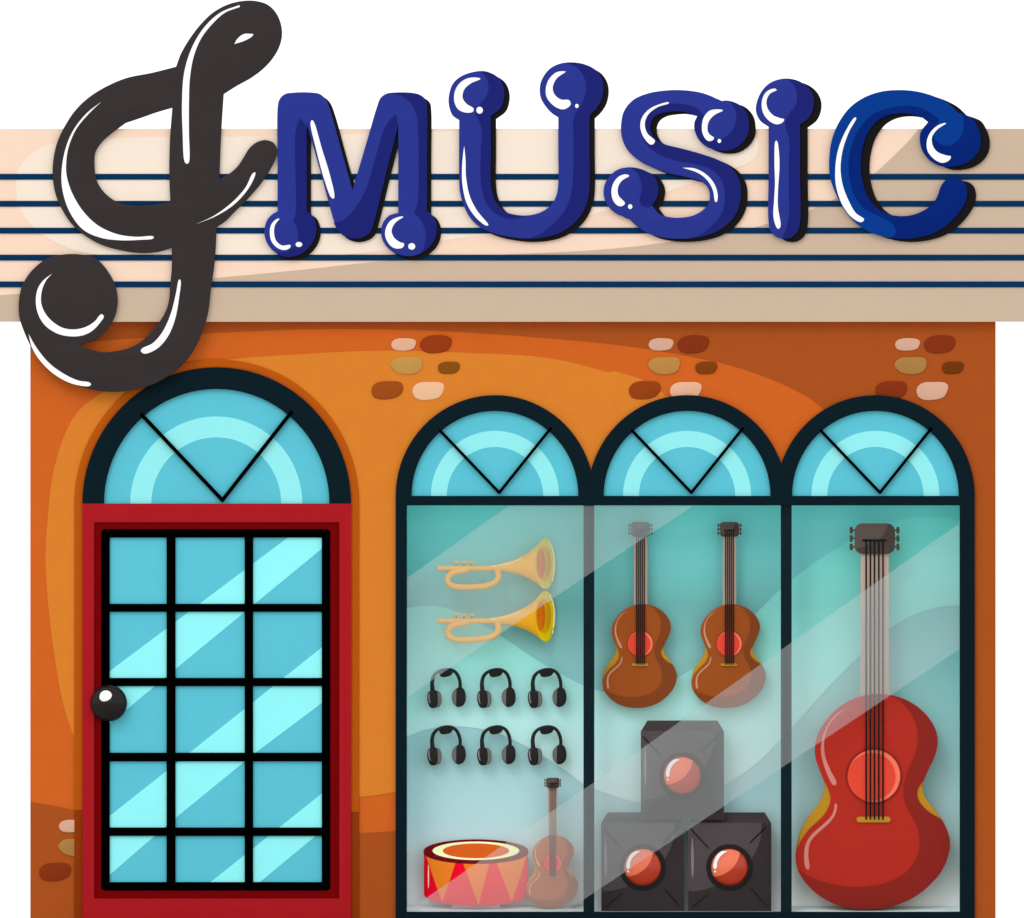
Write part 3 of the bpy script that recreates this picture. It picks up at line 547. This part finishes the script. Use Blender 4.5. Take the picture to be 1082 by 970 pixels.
# ------------------------------------------------------------ headphones
HP = lambda p, dx=0, dy=0: off(Z(p, 445, 700, 10.3), dx, dy)
HB = M((24, 21, 22), rough=.3, spec=.16, key='black plastic', gain=.8); HG = M((112, 111, 108), rough=.8, key='grey ear foam'); HM = M((36, 34, 34), rough=.7, key='dark grey foam')
def headphones(dx, dy, label):
    Y = .155
    t = thing('headphones', P(472+dx, 748.5+dy, Y), label, 'headphones', 'black headphones hung in two rows of three')
    lp = path([(p[0]/10.3+445+dx, p[1]/10.3+700+dy) for p in ((125, 320), (121, 265), (120, 215), (137, 150), (185, 102), (255, 78), (325, 80), (380, 112), (412, 170), (424, 225), (424, 290))], Y)
    n = len(lp); rr = []
    for i in range(n):
        u = i/(n-1); rr.append((26-10*min(1, u*2.2) if u < .45 else 16+3*min(1, (u-.45)*3))/10.3/U)
    link('headband', tube(lp, rr, 12), HB, t)
    pad = link('headband_pad', slab(HP([(190, 92), (230, 84), (300, 84), (345, 90), (342, 118), (320, 142), (280, 155), (240, 160), (210, 150), (196, 120)], dx, dy), Y-.012, .024, bevel=1.2), HM, t)
    for w, out, gr in ((0, [(66, 400), (68, 350), (82, 318), (115, 300), (150, 300), (178, 320), (188, 370), (190, 430), (182, 470), (160, 492), (120, 497), (95, 485), (78, 450)],
                        [(172, 310), (195, 315), (215, 340), (223, 385), (220, 440), (205, 475), (185, 488), (160, 488), (160, 400)]),
                       (1, [(385, 282), (425, 270), (460, 285), (480, 325), (487, 380), (480, 430), (455, 468), (415, 485), (380, 478), (375, 380)],
                        [(395, 280), (400, 330), (402, 400), (395, 480), (365, 465), (342, 430), (334, 380), (340, 335), (362, 300)])):
        e = link('ear_cushion', slab(HP(gr, dx, dy), Y-.016, .032, bevel=1.6, segs=3), HG, t)
        if not w: link('highlight_line', slab(HP([(88, 325), (78, 355), (80, 400), (98, 445), (103, 440), (92, 400), (92, 355)], dx, dy), Y-.0225, .006), M((150, 142, 142), key='grey cup highlight'), e)  # sheen on the left cup, painted as a grey sliver
        link('ear_cup', slab(HP(out, dx, dy), Y-.02, .04, bevel=2.6, segs=4), HB, t)
    hanger(472+dx, 709+dy, Y)
pos = {(0, 0): 'black headphones at the left of the upper row, under a corner of painted glare', (52.7, 0): 'black headphones in the middle of the upper row below the trumpets', (106.3, 0): 'black headphones at the right of the upper row, next to the mullion',
       (0, 60.5): 'black headphones at the left of the lower row, above the drum', (52.7, 60.5): 'black headphones in the middle of the lower row above the drum', (106.3, 60.5): 'black headphones at the right of the lower row, above the small guitar'}
for (dx, dy), lab in pos.items(): headphones(dx, dy, lab)

# ------------------------------------------------------------ drum
def drum():
    Y = .125; cx, cy = 502.9, 899.3; R = 55/U; ex = Vector((1, 0, 0)); dz = 12/U; dpt = .06
    nrm = Vector((0, -.02, 45.6/U)).normalized(); Hh = 45.6/U/nrm.z
    t = thing('drum', P(cx, 957, Y-.01), 'red drum with orange triangles and a cream ringed head in the lower left corner', 'drum')
    def pt(a, r, h, push=0):
        rr = r+push
        return P(cx, cy, Y)+Vector((rr/U*math.cos(a), dpt*(rr/55)*math.sin(a), dz*(rr/55)*math.sin(a)))-nrm*h
    def ring_surface(prof, mat, name, parent, n=72):
        v = []; f = []
        for r, h in prof:
            for j in range(n): v.append(pt(2*math.pi*j/n, r, h))
        for i in range(len(prof)-1):
            for j in range(n): f.append((i*n+j, i*n+(j+1) % n, (i+1)*n+(j+1) % n, (i+1)*n+j))
        return link(name, from_pydata(v, f), mat, parent)
    sh = ring_surface([(20, .003), (54.9, .003), (55, .006), (55, Hh*.5), (55, Hh), (1, Hh)], M((214, 0, 34), rough=.5, spec=.02, gain=1.6, key='crimson shell'), 'shell', t)
    ring_surface([(46, .001), (46, -.003), (54.5, -.003), (55.3, -.0015), (55.3, .008), (54, .008)], M((104, 0, 14), rough=.4, gain=IN*1.05, key='maroon hoop'), 'hoop', t)
    hd = ring_surface([(.2, -.0005), (46.3, -.0005), (46.3, .003)], M((255, 247, 182), gain=IN*1.05, key='cream drum head and highlight', var=.01), 'drum_head', t)
    ring_surface([(.2, -.0022), (35, -.0022), (35.1, .001)], M((222, 94, 28), gain=1.05, key='orange head spot', var=.01), 'head_spot', hd)
    # triangles wrapped on the shell: (x left, x right, x apex)
    for xl, xr, xa in ((450.5, 481.3, 467.5), (489.5, 517, 505.7), (524.5, 556.5, 540.7)):
        v = []; f = []; n = 14; m = 10
        for i in range(n+1):
            h = .007+(Hh-.007)*(i/n)*.985; a0 = xl+(xa-xl)*i/n; a1 = xr+(xa-xr)*i/n
            for j in range(m+1):
                x = a0+(a1-a0)*j/m; c = max(-.995, min(.995, (x-cx)/55)); v.append(pt(-math.acos(c), 55, h, push=.25))
        for i in range(n):
            for j in range(m): f.append((i*(m+1)+j, i*(m+1)+j+1, (i+1)*(m+1)+j+1, (i+1)*(m+1)+j))
        link('shell_triangle', from_pydata(v, f), M((222, 114, 28), rough=.5, spec=.02, gain=1.5, key='orange triangle'), sh)
    al = -math.acos((452.9-cx)/55)
    link('highlight_line', tube([pt(al, 55, .05+.004*i, push=.2) for i in range(31)], [.0012+.0024*math.sin(math.pi*(i+.5)/31) for i in range(31)], 8), M((255, 247, 182), gain=1.2, key='cream drum head and highlight'), sh)  # highlight down the shell, painted as a cream line
    link('wedge_foot', box(478, 948, 528, 960, Y+.01, Y+.078), PALE, t)
drum()

# ------------------------------------------------------------ speakers
def ball_mat():  # lit and shaded parts of the cone painted into its colour
    m = bpy.data.materials.new('shaded cone paint'); m.use_nodes = True; t = m.node_tree; p = t.nodes['Principled BSDF']
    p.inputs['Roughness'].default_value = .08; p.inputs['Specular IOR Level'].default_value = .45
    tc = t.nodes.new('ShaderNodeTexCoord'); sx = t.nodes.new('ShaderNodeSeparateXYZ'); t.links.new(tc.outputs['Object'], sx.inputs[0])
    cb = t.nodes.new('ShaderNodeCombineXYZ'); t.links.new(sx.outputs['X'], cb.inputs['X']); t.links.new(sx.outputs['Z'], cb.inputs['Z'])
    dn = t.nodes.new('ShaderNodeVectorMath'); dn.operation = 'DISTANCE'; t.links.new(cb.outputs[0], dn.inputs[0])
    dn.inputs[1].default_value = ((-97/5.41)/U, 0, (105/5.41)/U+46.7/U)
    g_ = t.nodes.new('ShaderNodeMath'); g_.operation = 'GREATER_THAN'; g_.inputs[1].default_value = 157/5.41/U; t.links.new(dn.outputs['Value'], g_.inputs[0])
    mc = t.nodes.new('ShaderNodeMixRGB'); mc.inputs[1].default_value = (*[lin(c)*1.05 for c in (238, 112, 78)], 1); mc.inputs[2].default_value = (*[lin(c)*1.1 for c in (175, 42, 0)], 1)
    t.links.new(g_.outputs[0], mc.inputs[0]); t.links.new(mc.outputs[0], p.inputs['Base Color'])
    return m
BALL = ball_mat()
SPL = M((83, 73, 76), rough=.6, spec=.04, key='charcoal baffle'); SPD = M((55, 47, 49), rough=.6, spec=.04, key='shaded baffle'); SPT = M((66, 55, 57), rough=.6, spec=.04, key='cabinet')
def speaker(x0, yb, label, Y, raised=False):
    w, h = 87.9, 93.4; x1 = x0+w; yt = yb-h; cx = x0+(762-525)/5.41; cy = yt+(360-105)/5.41
    s = lambda p: off(Z([((a[0]-525), (a[1]-105))+tuple(a[2:]) for a in p], 0, 0, 5.41), x0, yt)
    t = thing('speaker', P((x0+x1)/2, yb-(7.6 if raised else 0), Y+.1), label, 'speaker', 'speakers stacked in a pyramid')
    t.location.z = P(0, cy+46.7).z if False else t.location.z
    yb2 = yb-7.6 if raised else yb
    D = .10
    v = [P(x0+1, yb2, Y+.014), P(x1-1, yb2, Y+.014), P(x1-.3, yt, Y+.014), P(x0+.3, yt, Y+.014), P(x0+12, yb2, Y+D), P(x1-12, yb2, Y+D), P(x1-12, yt+2, Y+D), P(x0+12, yt+2, Y+D),
         P(x0+7, yt-11, Y+.05), P(x1-7, yt-11, Y+.05), P(x1-14, yt-11, Y+D-.02), P(x0+14, yt-11, Y+D-.02)]
    f = [(0, 1, 2, 3), (4, 5, 6, 7), (0, 1, 5, 4), (0, 3, 7, 4), (1, 2, 6, 5), (3, 2, 9, 8), (7, 6, 10, 11), (3, 8, 11, 7), (2, 9, 10, 6), (8, 9, 10, 11)]
    link('cabinet', from_pydata(v, f, False), SPT, t)
    bf = link('baffle', slab(rect(x0, yt, x1, yb), Y, .014, bevel=.3), SPL, t)
    link('baffle_shade', slab(s([(945, 107, 1), (942, 180), (920, 250), (880, 325), (800, 410), (700, 460), (600, 490), (526, 497, 1), (526, 608, 1), (998, 608, 1), (998, 107, 1)]), Y-.0012, .001), SPD, bf)  # shade over the lower right of the baffle, painted darker
    for a, b in (((540, 140), (638, 245)), ((968, 132), (880, 218)), ((550, 588), (636, 515)), ((886, 483), (965, 573))):
        q = s([a, b]); link('corner_groove', slab(stroke(q[0], q[1], 1.35), Y-.0026, .001), M((26, 21, 23), spec=.0, key='groove'), bf)
    link('highlight_line', slab(s([(549, 187), (555, 240), (558, 320), (556, 390), (550, 422), (545, 390), (542, 320), (543, 240)]), Y-.0026, .001), M((138, 124, 128), key='grey highlight'), bf)  # highlight by the left edge, painted grey
    ring = link('driver_ring', slab(ell(cx, cy, 24.6), Y-.006, .005, bevel=.4), M((38, 32, 34), spec=.03, key='driver ring'), t)
    me = dome(cx, cy, 19.4, Y-.0061, .03)
    b = link('driver_cone', me, BALL, ring)
    link('gleam', slab(s([(747, 270), (720, 267), (695, 284), (675, 320), (669, 355), (676, 369), (688, 364), (691, 335), (706, 302), (730, 280)]), Y-.0335, .02), WHITE, ring)
    link('gleam', slab(s(ell(680, 383, 6, 7, 14)), Y-.025, .012), WHITE, ring)
    # keep the painted lit and shaded split centred on each cone
    c = P(cx, cy, Y)-root_loc(ring)-Vector((0, 0, 46.7/U)); c.y = 0
    b.data.transform(Matrix.Translation(-Vector((c.x, 0, c.z)))); b.location = Vector((c.x, 0, c.z))
speaker(635.3, 962.8, 'lower left speaker of the pyramid, next to the first mullion', .085)
speaker(727.1, 962.8, 'lower right speaker of the pyramid, wholly outside the painted glare band', .085)
speaker(677.1, 865.7, 'top speaker of the pyramid, resting across the two below', .07, True)
